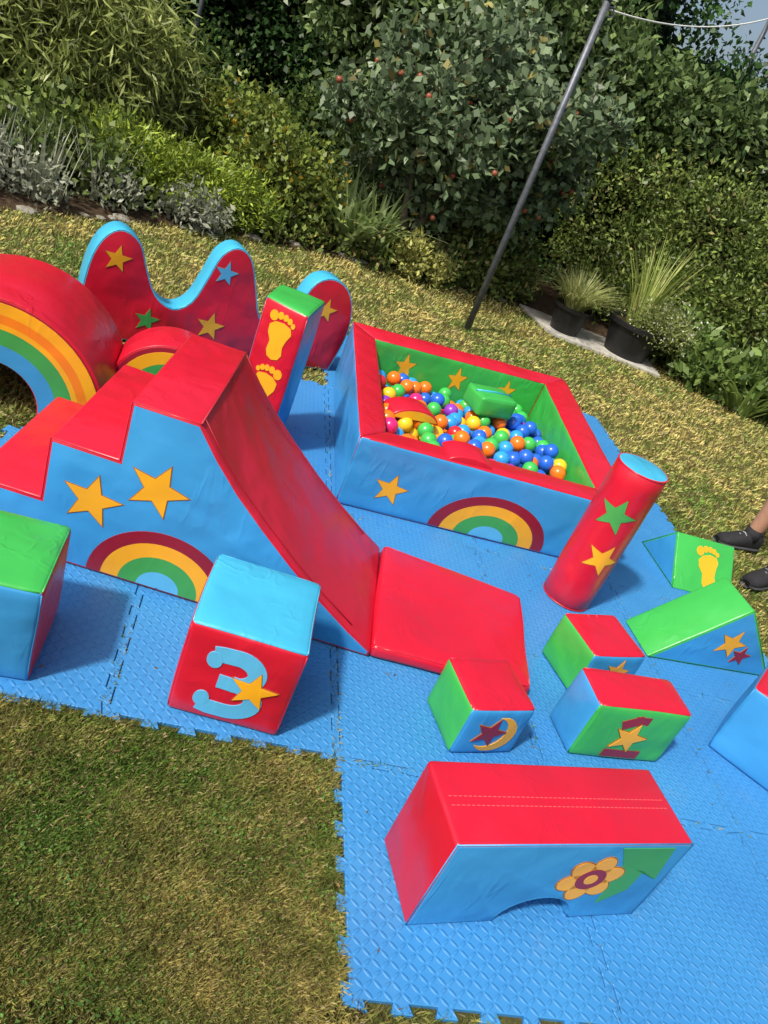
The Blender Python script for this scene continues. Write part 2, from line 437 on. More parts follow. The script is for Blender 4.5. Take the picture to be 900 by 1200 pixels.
# footprint column
e = empty('soft_play_footprint_block')
C = [(.09, 2.985), (.262, 2.90), (.335, 3.165), (.14, 3.20)]
o, mp = softbox('foam_body', [(*c, 0) for c in C] + [(*c, .63) for c in C], {'*': BLUE, 'front': RED, 'top': GREEN, 'back': RED}, e)
m = mp('front'); foot(.095, .49, .155, 0, m, e, 1); foot(.10, .27, .155, 0, m, e, -1)

# ------------------------------------------------------------------ ball pit
pit = empty('ball_pit')
O = [(.565, 2.66), (1.83, 2.71), (1.965, 4.27), (.595, 4.04)]
I = [(.69, 2.80), (1.685, 2.86), (1.785, 4.10), (.72, 3.91)]
PH = .32
maps = []
names = ('front_wall', 'right_wall', 'back_wall', 'left_wall')
for k in range(4):
    a, b = O[k], O[(k+1) % 4]; c, d = I[(k+1) % 4], I[k]
    out = BLUE if k != 1 else GREEN
    cs = [(*a, .0), (*b, .0), (*c, .0), (*d, .0), (*a, PH), (*b, PH), (*c, PH-.012), (*d, PH-.012)]
    o, mp = softbox(names[k], cs, {'*': RED, 'front': out, 'back': GREEN}, pit, r=.014, bulge=.007, n=14)
    maps.append(mp)
m = maps[0]('front'); star(.20, .125, .072, m, YEL, pit, .12)
rainbow(.675, .01, .27, .205, m, pit, RB)
m = maps[2]('back')
for f in (.2, .5, .8): star(m.w*f, .205, .078, m, YEL, pit, .1)
obj('floor_pad', [(*p, .02) for p in I], [(0, 1, 2, 3)], BLUE, pit)
# balls
bcols = [((.02, .12, .60), 5), ((.03, .30, .74), 4), ((.88, .52, .02), 3), ((.05, .45, .08), 4), ((.88, .17, .01), 5), ((.75, .02, .18), 1), ((.25, .04, .45), 1), ((.65, .02, .03), 2)]
bm_ = [plain('ball_plastic_%d' % i, c, .25, .55, 0, .03, 5, 0) for i, (c, w) in enumerate(bcols)]
wl = [i for i, (c, w) in enumerate(bcols) for _ in range(w)]
BR = .0385
bme = bmesh.new(); bmesh.ops.create_icosphere(bme, subdivisions=3, radius=BR)
sv = np.array([v.co[:] for v in bme.verts]); sf = np.array([[v.index for v in f.verts] for f in bme.faces]); bme.free()
def inpit(x, y, mg=.045):
    ok = True
    for k in range(4):
        a, b = I[k], I[(k+1) % 4]; ex, ey = b[0]-a[0], b[1]-a[1]; l = math.hypot(ex, ey)
        if ((x-a[0])*(-ey) + (y-a[1])*ex)/l < mg: ok = False
    return ok
BP = []
for lay in range(4):
    for _ in range(6000):
        x = random.uniform(.66, 1.82); y = random.uniform(2.78, 4.12)
        if not inpit(x, y): continue
        z = .06 + lay*.052 + random.uniform(-.01, .014)
        if lay == 3 and (y > 3.35 or sin(x*6+1.2)*cos(y*4.4+.5) < -.2): continue
        if lay == 2 and y > 3.72 + .12*sin(x*9): continue
        if any((x-p[0])**2+(y-p[1])**2+(z-p[2])**2 < (1.88*BR)**2 for p in BP): continue
        BP.append((x, y, z))
V = np.concatenate([sv + np.array(p) for p in BP]); F = np.concatenate([sf + i*len(sv) for i in range(len(BP))])
fm = np.repeat([random.choice([0, 1, 1, 0, 3]) if (p[0] > 1.3 and random.random() < .55) else random.choice(wl) for p in BP], len(sf))
obj('plastic_balls', V.tolist(), F.tolist(), bm_, pit, fm.tolist())
e = empty('soft_play_brick'); fr = frame(1.27, 3.52, 18, .215)
softbox('foam_body', boxc(fr, .22, .17, .10), {'*': GREEN}, e, r=.01)
tube('strap', [fr(.0, .08, .103), fr(.11, .08, .108), fr(.22, .08, .103)], .005, CYAN, e)
e = empty('soft_play_half_moon'); fr = frame(.76, 3.12, 15, .235)
T = [pi*i/16 for i in range(17)]
prism('foam_body', [(.125+.125*cos(t), .06*sin(t)) for t in T], fr, .13, YEL, RED, e, .01)
e = empty('soft_play_half_round'); fr = frame(.94, 2.68, 4, PH-.004)
prism('foam_body', [(.10+.10*cos(t), .035*sin(t)) for t in T], fr, .14, RED, RED, e, .01)

# ------------------------------------------------------------------ foam mats
def matmat():
    m, nt, b, o = new_mat('foam_mat_blue')
    tc = N(nt, 'ShaderNodeTexCoord').outputs['Object']
    sx = N(nt, 'ShaderNodeSeparateXYZ'); nt.links.new(tc, sx.inputs[0])
    S = 1/.021
    X = math_n(nt, 'MULTIPLY', sx.outputs[0], S); Y = math_n(nt, 'MULTIPLY', sx.outputs[1], S)
    fx = math_n(nt, 'SUBTRACT', math_n(nt, 'FRACT', X), .5); fy = math_n(nt, 'SUBTRACT', math_n(nt, 'FRACT', Y), .5)
    ck = math_n(nt, 'FLOORED_MODULO', math_n(nt, 'ADD', math_n(nt, 'FLOOR', X), math_n(nt, 'FLOOR', Y)), 2)
    a = math_n(nt, 'ADD', fx, fy); c = math_n(nt, 'SUBTRACT', fx, fy)
    def lerp(p, q, t): return math_n(nt, 'ADD', math_n(nt, 'MULTIPLY', p, math_n(nt, 'SUBTRACT', 1, t)), math_n(nt, 'MULTIPLY', q, t))
    u = math_n(nt, 'DIVIDE', lerp(a, c, ck), .85); v = math_n(nt, 'DIVIDE', lerp(c, a, ck), .3)
    d = math_n(nt, 'SQRT', math_n(nt, 'ADD', math_n(nt, 'POWER', math_n(nt, 'ABSOLUTE', u), 2), math_n(nt, 'POWER', math_n(nt, 'ABSOLUTE', v), 2)))
    mr = N(nt, 'ShaderNodeMapRange', interpolation_type='SMOOTHSTEP'); nt.links.new(d, mr.inputs[0])
    mr.inputs[1].default_value = 1.05; mr.inputs[2].default_value = .5; mr.inputs[3].default_value = 0; mr.inputs[4].default_value = 1
    big = noise(nt, tc, 2.2, 4, .6); sm = noise(nt, tc, 180, 3)
    h = math_n(nt, 'ADD', mr.outputs[0], math_n(nt, 'MULTIPLY', sm, .15)); h = math_n(nt, 'ADD', h, math_n(nt, 'MULTIPLY', big, 3))
    bp = N(nt, 'ShaderNodeBump'); bp.inputs['Strength'].default_value = .75; bp.inputs['Distance'].default_value = .0020
    nt.links.new(h, bp.inputs['Height']); nt.links.new(bp.outputs[0], b.inputs['Normal'])
    base = mixc(nt, ramp(nt, big, .3, .7), (.034, .195, .47), (.046, .24, .53))
    dust = ramp(nt, noise(nt, tc, 7, 8, .7), .58, .82)
    base = mixc(nt, math_n(nt, 'MULTIPLY', dust, .22), base, (.22, .31, .38))
    specks = ramp(nt, noise(nt, tc, 95, 2, .5), .74, .78)
    base = mixc(nt, math_n(nt, 'MULTIPLY', specks, .5), base, (.12, .12, .08))
    nt.links.new(base, b.inputs['Base Color'])
    b.inputs['Roughness'].default_value = .47; b.inputs['Specular IOR Level'].default_value = .45
    return m
MAT = matmat()
xs = [-.67, -.06, .545, 1.19, 1.84, 2.52]; ys = [.155, .765, 1.37, 1.98, 2.60, 3.22, 3.84, 4.45, 4.75]
def hastile(i, j):
    if j < 0 or j >= len(ys)-1 or i < 0 or i >= len(xs)-1: return False
    if j < 1: return False
    if i == 0 and j >= 4: return False
    if i == 1 and j >= 6: return False
    if j == 1: return i >= 2
    return True
def seam(L0, L1):
    n = 13; p = (L1-L0)/n; out = [(L0, 0)]
    d = .011
    for k in range(n):
        if k in (0, n-1) or k % 2 == 0: continue
        a = L0+k*p; b = a+p; f = p*.16
        out += [(a, -d), (a-f, d), (b+f, d), (b, -d)]
    out.append((L1, 0)); return out
mats_e = empty('foam_play_mat')
for i in range(len(xs)-1):
    for j in range(len(ys)-1):
        if not hastile(i, j): continue
        g = .0014
        x0, x1, y0, y1 = xs[i], xs[i+1], ys[j], ys[j+1]
        P = []
        P += [(x, y0+o+g) for x, o in seam(x0, x1)][:-1]
        P += [(x1+o-g, y) for y, o in seam(y0, y1)][:-1]
        P += [(x, y1+o-g) for x, o in seam(x0, x1)[::-1]][:-1]
        P += [(x0+o+g, y) for y, o in seam(y0, y1)[::-1]][:-1]
        dz = random.uniform(-.0012, 0)
        bm = bmesh.new()
        tv = [bm.verts.new((x, y, dz)) for x, y in P]; bv = [bm.verts.new((x, y, -.0125)) for x, y in P]
        ft = bm.faces.new(tv)
        for k in range(len(P)):
            l = (k+1) % len(P); bm.faces.new((tv[k], bv[k], bv[l], tv[l]))
        bmesh.ops.recalc_face_normals(bm, faces=bm.faces)
        bmesh.ops.bevel(bm, geom=[e_ for e_ in ft.edges], offset=.0018, segments=1, affect='EDGES', clamp_overlap=True)
        me = D.meshes.new('foam_tile'); bm.to_mesh(me); bm.free(); me.materials.append(MAT)
        o = D.objects.new('foam_tile', me); scn.collection.objects.link(o); o.parent = mats_e

# ------------------------------------------------------------------ ground
def sn(x, y):
    return (np.sin(x*2.1+1.3*np.sin(y*1.7))+np.sin(y*2.9+1.1*np.sin(x*3.1+.5))+np.sin(x*6.3+y*4.1+2*np.sin(y*2.3))*.7+np.sin(x*13-y*17+np.sin(x*9))*.5)/3.2
def groundmat():
    m, nt, b, o = new_mat('lawn_ground')
    tc = N(nt, 'ShaderNodeTexCoord').outputs['Object']
    a = noise(nt, tc, 2.2, 6, .6, .4); c = noise(nt, tc, 60, 6, .7); d = noise(nt, tc, 9, 5, .65)
    base = mixc(nt, ramp(nt, a, .35, .65), (.11, .14, .03), (.20, .17, .06))
    base = mixc(nt, ramp(nt, c, .3, .65), (.05, .05, .02), base)
    base = mixc(nt, math_n(nt, 'MULTIPLY', ramp(nt, d, .55, .8), .5), base, (.27, .21, .09))
    nt.links.new(base, b.inputs['Base Color']); b.inputs['Roughness'].default_value = .95; b.inputs['Specular IOR Level'].default_value = .1
    bp = N(nt, 'ShaderNodeBump'); bp.inputs['Strength'].default_value = 1; bp.inputs['Distance'].default_value = .02
    nt.links.new(c, bp.inputs['Height']); nt.links.new(bp.outputs[0], b.inputs['Normal'])
    return m
obj('lawn', [(-60, -60, LAWN), (60, -60, LAWN), (60, 60, LAWN), (-60, 60, LAWN)], [(0, 1, 2, 3)], groundmat(), smooth=False)
SOIL = plain('soil', (.055, .037, .022), .95, .1, 0, .5, 25, 1)
edge = [(-9, 3.2), (-3, 4.0), (-1.48, 5.0), (-1.08, 5.4), (-.33, 6.16), (.64, 6.66), (1.4, 6.95), (2.12, 7.25), (2.5, 7.2), (3.9, 7.05), (4.15, 6.4), (4.94, 6.2), (6.5, 6.2), (10, 6)]
ex = np.array([p[0] for p in edge]); ey = np.array([p[1] for p in edge])
V = []; F = []
for p in edge: V += [(p[0], p[1], LAWN+.005), (p[0], p[1]+.25, LAWN+.05), (p[0], 12, LAWN+.10)]
for i in range(len(edge)-1): F += [(3*i, 3*i+3, 3*i+4, 3*i+1), (3*i+1, 3*i+4, 3*i+5, 3*i+2)]
obj('soil_bed', V, F, SOIL, smooth=False)

# ------------------------------------------------------------------ foliage machinery
def mesh_np(name, V, F, col, mat, parent=None):
    me = D.meshes.new(name); k = F.shape[1]
    me.vertices.add(len(V)); me.vertices.foreach_set('co', V.astype(np.float32).ravel())
    me.loops.add(F.size); me.loops.foreach_set('vertex_index', F.astype(np.int32).ravel())
    me.polygons.add(len(F)); me.polygons.foreach_set('loop_start', np.arange(0, F.size, k, dtype=np.int32))
    me.update(calc_edges=True)
    a = me.color_attributes.new('col', 'FLOAT_COLOR', 'POINT')
    a.data.foreach_set('color', np.concatenate([col, np.ones((len(col), 1))], 1).astype(np.float32).ravel())
    me.materials.append(mat)
    o = D.objects.new(name, me); scn.collection.objects.link(o)
    if parent: o.parent = parent
    return o
def unit(v): return v/np.maximum(np.linalg.norm(v, axis=1, keepdims=True), 1e-9)
def leaf_arrays(P, L, W, dirs, col, fold=.25):
    n = len(P)
    side = unit(np.cross(dirs, rng.normal(size=(n, 3)))); nor = np.cross(side, dirs)
    L = np.broadcast_to(L, (n,))[:, None]; W = np.broadcast_to(W, (n,))[:, None]
    v0 = P; v2 = P + dirs*L - nor*L*.12; mid = P + dirs*L*.45
    v1 = mid + side*W + nor*W*fold; v3 = mid - side*W + nor*W*fold
    V = np.stack([v0, v1, v2, v3], 1).reshape(-1, 3)
    F = np.arange(n*4).reshape(n, 4)
    return V, F, np.repeat(col, 4, axis=0)
def clump_points(ells, n, csz, per=40, shell=.55):
    E = np.array(ells, float); w = E[:, 3]*E[:, 5]; w /= w.sum()
    nc = max(1, n//per); k = rng.choice(len(E), nc, p=w)
    u = unit(rng.normal(size=(nc, 3))); r = shell + (1-shell)*rng.random((nc, 1))**.7
    cc = E[k, :3] + u*r*E[k, 3:]
    q = np.repeat(np.arange(nc), per)
    P = cc[q] + rng.normal(size=(len(q), 3))*csz
    out = np.repeat(u, per, axis=0)
    P[:, 2] = np.maximum(P[:, 2], LAWN+.02)
    return P, out, q, nc, r[q, 0]
def foliage(name, ells, n, L, W, c0, c1, csz=.09, per=40, up=.3, outb=.6, shell=.55, parent=None, dark=.5, warm=None):
    P, out, q, nc, r = clump_points(ells, n, csz, per, shell)
    m = len(P)
    dirs = unit(rng.normal(size=(m, 3)) + out*outb + np.array([0, 0, up]))
    t = np.clip(rng.random(nc)[q]*.7 + rng.random(m)*.3, 0, 1)[:, None]
    col = np.array(c0)*(1-t) + np.array(c1)*t
    if warm is not None:
        s = rng.random(m) < warm[1]; col[s] = np.array(warm[0])*(.6+.6*rng.random((s.sum(), 1)))
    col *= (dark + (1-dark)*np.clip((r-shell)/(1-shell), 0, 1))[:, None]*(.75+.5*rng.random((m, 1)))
    V, F, C = leaf_arrays(P, L*(.6+.7*rng.random(m)), W*(.6+.7*rng.random(m)), dirs, np.clip(col, 0, 1))
    return mesh_np(name, V, F, C, LEAF, parent)
def straps(name, base, n, L, W, c0, c1, spread=.5, droop=.6, r0=.05, parent=None, segs=5, mat=None):
    base = np.array(base, float); a = rng.random(n)*2*pi; sp = spread*(.2+.9*rng.random(n))
    ln = L*(.6+.5*rng.random(n)); Vs = []
    B = base + np.stack([np.cos(a)*r0*rng.random(n), np.sin(a)*r0*rng.random(n), np.zeros(n)], 1)
    hd = np.stack([np.cos(a), np.sin(a), np.zeros(n)], 1); sd = np.stack([-np.sin(a), np.cos(a), np.zeros(n)], 1)
    for k in range(segs+1):
        t = k/segs
        hor = (sp*t + droop*sp*t*t)*ln; ver = ln*(t - droop*.8*sp*t**2.5)
        c = B + hd*hor[:, None] + np.array([0, 0, 1])*ver[:, None]
        w = W*(1-t**2)*.5 + W*.04
        Vs += [c - sd*w, c + sd*w]
    V = np.stack(Vs, 1).reshape(-1, 3); K = 2*(segs+1)
    f = np.array([[2*k, 2*k+1, 2*k+3, 2*k+2] for k in range(segs)])
    F = (f[None] + (np.arange(n)*K)[:, None, None]).reshape(-1, 4)
    t = rng.random((n, 1)); col = np.repeat(np.array(c0)*(1-t)+np.array(c1)*t, K, axis=0)
    return mesh_np(name, V, F, col, mat or LEAF, parent)

# ---- grass blades
def onmat(x, y):
    m = np.zeros(len(x), bool)
    for i in range(len(xs)-1):
        for j in range(len(ys)-1):
            if hastile(i, j): m |= (x > xs[i]+.002) & (x < xs[i+1]-.002) & (y > ys[j]+.002) & (y < ys[j+1]-.002)
    return m
def blades(n, r0, r1, a0, a1, wk, lk):
    lr = rng.random(n); r = r0*np.exp(lr*math.log(r1/r0)); az = radians(a0)+rng.random(n)*radians(a1-a0)
    x = r*np.sin(az); y = r*np.cos(az)
    lim = np.interp(x, ex, ey)+.05
    keep = ~onmat(x, y) & (y < lim) & (y > .1)
    x, y, r = x[keep], y[keep], r[keep]; n = len(x)
    s = sn(x, y); s2 = sn(x*3.3+5, y*3.1-2); s3 = sn(x*11+1, y*12)
    f = np.clip(.34+.42*s+.42*s2+.25*s3+rng.normal(size=n)*.22 + np.clip((r-2.5)*.07, 0, .3), 0, 1)[:, None]
    col = np.array([.115, .225, .030])*(1-f) + np.array([.50, .41, .14])*f
    far = np.clip((r-2.2)/2.5, 0, 1)[:, None]
    col = col*(1+.35*far)
    col *= (.5+.85*rng.random((n, 1)))*(1+.25*s3[:, None])
    st = rng.random(n) < .10; col[st] = np.array([.56, .45, .24])*(.5+.7*rng.random((st.sum(), 1)))
    br = rng.random(n) < .08; col[br] = np.array([.14, .09, .04])*(.6+.7*rng.random((br.sum(), 1)))
    a = rng.random(n)*2*pi; lean = .25+1.05*rng.random(n)
    ln = lk*(.014+.017*rng.random(n))*(1+.25*np.clip(r-2, 0, 4)*.5)*(1+.3*s2); wd = wk*np.maximum(1, r/1.6)
    B = np.stack([x, y, np.full(n, LAWN)], 1)
    hd = np.stack([np.cos(a), np.sin(a), np.zeros(n)], 1); sd = np.stack([-np.sin(a), np.cos(a), np.zeros(n)], 1)
    T = B + hd*(ln*lean*.8)[:, None]; T[:, 2] += ln*np.cos(np.clip(lean, 0, 1.25))+.002
    M = B + hd*(ln*lean*.28)[:, None]; M[:, 2] += ln*.55*np.cos(lean*.6)
    V = np.stack([B - sd*wd[:, None], B + sd*wd[:, None], M + sd*wd[:, None]*.8, T], 1).reshape(-1, 3)
    return V, np.repeat(col, 4, axis=0)
V1, C1 = blades(350000, .72, 2.0, -45, 34, .00078, .95)
V0, C0 = blades(90000, .30, .76, -75, 60, .00078, .95)
V2, C2 = blades(330000, 1.9, 9.2, -46, 64, .0011, 1)
V3, C3 = blades(20000, .75, 2.0, 34, 67, .0009, 1)
V = np.concatenate([V0, V1, V2, V3]); C = np.concatenate([C0, C1, C2, C3])
mesh_np('grass', V, np.arange(len(V)).reshape(-1, 4), C, BLADE)
n = 17000; x = rng.uniform(-1.3, .54, n); y = rng.uniform(.1, 1.37, n)
k = (sn(x*2.2, y*2.2+3) > .12) & ~onmat(x, y); x, y = x[k], y[k]; n = len(x)
P = np.stack([x, y, np.full(n, LAWN+.008)+rng.random(n)*.010], 1)
dr = unit(np.stack([rng.normal(size=n), rng.normal(size=n), rng.random(n)*.5], 1))
Va, Fa, Ca = leaf_arrays(P, .006+.006*rng.random(n), .0032, dr, np.array([.11, .23, .04])*(.5+.8*rng.random((n, 1))))
mesh_np('clover_patches', Va, Fa, Ca, BLADE)
n = 170; x = rng.uniform(-1.2, 2.4, n); y = rng.uniform(.5, 3.2, n); onm = onmat(x, y)
keepd = ~onm | (rng.random(n) < .35); x, y, onm = x[keepd], y[keepd], onm[keepd]; n = len(x)
P = np.stack([x, y, np.where(onm, .0025, LAWN+.022)], 1)
dr = unit(np.stack([rng.normal(size=n), rng.normal(size=n), rng.normal(size=n)*.06], 1))
Va, Fa, Ca = leaf_arrays(P, .008+.010*rng.random(n), .003, dr, np.array([.22, .14, .05])*(.5+.8*rng.random((n, 1))), .1)
mesh_np('leaf_litter', Va, Fa, Ca, BLADE)

# ---- hedge
def hedge_wall(name, x0, x1, yb, n, hfun, c0, c1, L, W):
    m = n; per = 30; nc = m//per
    cx = rng.uniform(x0, x1, nc); hz = np.array([hfun(v) for v in cx]); cz = rng.random(nc)*hz
    bul = .35*np.sin(cx*2.3+np.sin(cz*2))*np.cos(cz*1.9+cx) + .2*np.sin(cx*6+cz*5)
    cy = yb + bul + rng.normal(size=nc)*.07
    q = np.repeat(np.arange(nc), per); k = len(q)
    P = np.stack([cx[q], cy[q], cz[q]], 1) + rng.normal(size=(k, 3))*np.array([.12, .07, .12])
    dirs = unit(rng.normal(size=(k, 3))*.7 + np.array([0, -.7, -.25]))
    t = (rng.random(nc)[q]*.65 + rng.random(k)*.35)[:, None]
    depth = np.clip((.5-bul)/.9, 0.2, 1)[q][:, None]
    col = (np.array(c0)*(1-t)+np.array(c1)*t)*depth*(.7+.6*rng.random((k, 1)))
    V, F, C = leaf_arrays(P, L*(.6+.7*rng.random(k)), W*(.6+.7*rng.random(k)), dirs, col)
    return V, F, C
def hf(x):
    t = min(1, max(0, (x-3.2)/.45)); return 4.2*(1-t) + (2.72+.12*sin(x*3)+.08*sin(x*9))*t
he = empty('hedge')
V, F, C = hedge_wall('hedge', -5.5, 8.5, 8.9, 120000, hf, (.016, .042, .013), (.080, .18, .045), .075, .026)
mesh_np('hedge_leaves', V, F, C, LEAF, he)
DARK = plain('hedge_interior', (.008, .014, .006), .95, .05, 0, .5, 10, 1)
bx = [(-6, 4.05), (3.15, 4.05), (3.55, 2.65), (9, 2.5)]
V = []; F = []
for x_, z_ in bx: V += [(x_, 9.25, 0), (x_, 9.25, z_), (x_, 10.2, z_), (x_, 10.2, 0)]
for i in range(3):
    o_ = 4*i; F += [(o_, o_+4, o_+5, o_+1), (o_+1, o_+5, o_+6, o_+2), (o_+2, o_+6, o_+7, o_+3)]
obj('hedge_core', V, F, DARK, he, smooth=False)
BARK = plain('bark', (.12, .10, .075), .9, .2, 0, .4, 40, .8)

# ---- apple tree
tr = empty('apple_tree')
tb = Vector((1.27, 7.05, 0))
ends = []
tube('trunk', [tb, tb+Vector((.03, 0, .4)), tb+Vector((.10, .02, .8)), tb+Vector((.12, 0, 1.2))], [.06, .05, .045, .03], BARK, tr)
tube('trunk_fork', [tb+Vector((.01, 0, .15)), tb+Vector((-.12, -.02, .45)), tb+Vector((-.18, 0, .9))], [.045, .035, .02], BARK, tr)
for k in range(14):
    z0 = .50+.75*k/14; a = k*2.4; l = random.uniform(.65, 1.15)
    s0 = tb+Vector((.04+.06*z0, 0, z0)); d_ = Vector((cos(a), sin(a)*.7, random.uniform(.3, 1.0)))
    p1 = s0+d_*l*.5; p2 = s0+d_*l+Vector((0, 0, -.1))
    tube('limb', [s0, p1, p2], [.024, .016, .007], BARK, tr, 6)
    ends += [p1, p2]
    for _ in range(2):
        q_ = p1+Vector((random.uniform(-.4, .4), random.uniform(-.3, .3), random.uniform(-.1, .5)))
        tube('twig', [p1, (p1+q_)/2+Vector((0, 0, .04)), q_], [.009, .007, .004], BARK, tr, 5); ends.append(q_)
els = [(p.x, p.y, p.z, .22, .22, .19) for p in ends] + [(1.95, 7.1, 1.5, .35, .3, .35), (2.4, 7.2, 1.25, .3, .25, .35), (1.5, 7.1, 1.95, .45, .3, .3), (2.1, 7.1, .85, .3, .25, .25)]
for k in range(30):
    p = random.choice(ends); q_ = p+Vector((random.uniform(-.38, .38), random.uniform(-.35, .1), random.uniform(.0, .5)))
    tube('twig', [p, q_], [.006, .003], BARK, tr, 4)
    for t in (.5, .8, 1): c = p.lerp(q_, t); els.append((c.x, c.y, c.z, .07, .07, .07))
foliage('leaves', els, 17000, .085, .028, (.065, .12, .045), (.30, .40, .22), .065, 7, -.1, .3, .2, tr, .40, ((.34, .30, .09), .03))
APPLE = plain('apple_skin', (.24, .06, .03), .45, .5, 0, .6, 30, .1)
for _ in range(42):
    c = random.choice(els[:60]); p = Vector(c[:3])+Vector((random.uniform(-.22, .22), -.10-random.random()*.12, random.uniform(-.22, .15)))
    bpy.ops.mesh.primitive_uv_sphere_add(segments=10, ring_count=7, radius=random.uniform(.020, .029), location=p)
    o = bpy.context.object; o.name = 'apple'; o.data.materials.append(APPLE); o.parent = tr
    for pl_ in o.data.polygons: pl_.use_smooth = True

# ---- shrubs
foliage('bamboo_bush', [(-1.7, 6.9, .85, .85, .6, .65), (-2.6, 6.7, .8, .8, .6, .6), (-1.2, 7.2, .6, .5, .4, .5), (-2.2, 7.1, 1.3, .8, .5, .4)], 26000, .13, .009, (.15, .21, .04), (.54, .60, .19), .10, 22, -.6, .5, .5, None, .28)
foliage('golden_juniper_bush', [(-.75, 6.35, .26, .6, .35, .2), (-.3, 6.45, .22, .4, .3, .17), (-1.1, 6.3, .3, .35, .3, .2)], 16000, .055, .007, (.12, .22, .02), (.56, .68, .09), .055, 24, .3, 1.2, .5, None, .3)
foliage('hypericum_bush', [(.05, 6.9, .4, .5, .35, .38), (-.35, 7.3, .5, .5, .4, .4)], 9000, .055, .019, (.07, .12, .02), (.36, .44, .09), .07, 12, .3, .6, .4, None, .35, ((.55, .38, .04), .06))
foliage('dark_shrub', [(-1.0, 7.6, .55, .8, .5, .6), (.5, 7.9, .6, .8, .5, .6)], 11000, .05, .016, (.05, .09, .02), (.18, .26, .06), .1, 25, .3, .6, .4, None, .4)
foliage('silver_ragwort', [(-1.45, 5.35, .12, .22, .16, .14), (-1.0, 5.8, .12, .2, .16, .14), (-1.85, 5.3, .2, .3, .25, .25)], 2600, .055, .012, (.24, .27, .18), (.56, .58, .45), .05, 12, .6, .5, .3, None, .6)
for bx_, by_ in ((-1.4, 5.5), (-1.12, 5.85), (-1.7, 5.4), (-1.55, 5.75)):
    straps('silver_stalk_plant', (bx_, by_, 0), 32, .50, .016, (.26, .29, .18), (.58, .60, .47), .33, .3, .14)
foliage('silver_ragwort', [(-.5, 6.05, .12, .28, .13, .12)], 1300, .06, .013, (.26, .29, .20), (.56, .58, .46), .05, 12, .6, .5, .3, None, .6)
foliage('border_leaves', [(-1.25, 5.95, .2, .5, .3, .22), (-1.9, 5.75, .25, .5, .3, .25), (-1.5, 6.3, .3, .6, .3, .25)], 7000, .065, .02, (.06, .11, .025), (.28, .36, .09), .07, 12, .4, .6, .3, None, .35)
foliage('mixed_border_plants', [(-.1, 6.45, .12, .25, .15, .12), (.35, 6.75, .15, .3, .2, .15), (1.5, 7.0, .14, .35, .15, .14), (1.95, 7.25, .18, .35, .2, .18), (2.35, 7.35, .2, .3, .2, .2), (.9, 6.85, .16, .3, .2, .16), (2.2, 7.6, .3, .5, .3, .3)],
        12000, .055, .017, (.07, .12, .03), (.34, .43, .10), .06, 12, .4, .6, .3, None, .35, ((.50, .40, .14), .10))
for fx, fy in ((.72, 6.88), (.95, 6.95), (.55, 7.1)):
    straps('fern', (fx, fy, .02), 60, .70, .05, (.14, .22, .07), (.42, .52, .22), .6, .8, .06)
foliage('yellow_spurge', [(1.30, 6.78, .2, .13, .1, .16), (1.58, 6.85, .15, .1, .1, .12)], 1800, .05, .012, (.42, .44, .10), (.72, .70, .24), .04, 15, .8, .5, .3, None, .5)
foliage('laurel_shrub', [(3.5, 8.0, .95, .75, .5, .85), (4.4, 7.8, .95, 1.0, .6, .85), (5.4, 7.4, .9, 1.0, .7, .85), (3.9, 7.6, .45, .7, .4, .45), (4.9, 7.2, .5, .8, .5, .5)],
        42000, .055, .013, (.055, .10, .02), (.36, .47, .11), .08, 16, .3, .7, .5, None, .28, ((.36, .32, .12), .05))
foliage('elder_bush', [(2.9, 8.3, 1.9, .8, .4, .6), (2.2, 8.4, 2.2, .8, .4, .6), (3.5, 8.3, 2.0, .7, .4, .4), (4.4, 8.3, 2.1, .6, .4, .35), (.6, 8.3, 1.9, .7, .35, .6)],
        21000, .095, .027, (.05, .10, .03), (.25, .35, .12), .10, 12, .0, .6, .4, None, .35)
foliage('border_perennial', [(4.4, 6.45, .18, .35, .25, .2), (4.85, 6.3, .25, .35, .3, .28), (4.1, 6.9, .2, .3, .3, .25)], 4200, .12, .026, (.07, .14, .03), (.30, .42, .11), .08, 9, .5, .6, .3, None, .4)
straps('border_iris', (4.55, 6.2, 0), 70, .55, .032, (.14, .22, .05), (.40, .50, .15), .7, .8, .15)

# ---- paving, pots
SLAB = plain('concrete_slab', (.40, .38, .34), .85, .2, 0, .25, 18, .4)
e = empty('paving_slab')
for q in ([(2.55, 7.28), (2.70, 6.60), (3.22, 6.51), (3.10, 7.2)], [(3.11, 7.2), (3.23, 6.51), (3.78, 6.41), (3.85, 7.05)]):
    softbox('slab', [(*p, LAWN) for p in q] + [(*p, LAWN+.035) for p in q], {'*': SLAB}, e, r=.006, bulge=0, n=3, pipe=False)
POT = plain('black_plastic_pot', (.012, .012, .013), .45, .4)
def pot(name, x, y, R, h, mat):
    e = empty(name); z0 = LAWN+.035
    prof = [(0, 0), (R*.72, 0), (R*.95, h*.86), (R*1.04, h*.86), (R*1.05, h), (R*.97, h), (R*.9, h*.88), (0, h*.88)]
    V = []; F = []; s = 28
    for r_, z_ in prof:
        for k in range(s): V.append((x+r_*cos(2*pi*k/s), y+r_*sin(2*pi*k/s), z0+z_))
    for i in range(len(prof)-1):
        for k in range(s): F.append((i*s+k, i*s+(k+1) % s, (i+1)*s+(k+1) % s, (i+1)*s+k))
    obj('pot', V, F, [mat, SOIL], e, [1 if i == len(prof)-2 else 0 for i in range(len(prof)-1) for k in range(s)], ang=30)
    return e, z0+h*.88
e, z = pot('potted_grass', 2.88, 6.80, .18, .24, POT)
straps('grass_tuft', (2.88, 6.8, z), 420, .42, .009, (.22, .28, .07), (.58, .58, .25), .7, .9, .1, e)
e, z = pot('potted_daisies', 3.50, 6.72, .27, .31, POT)
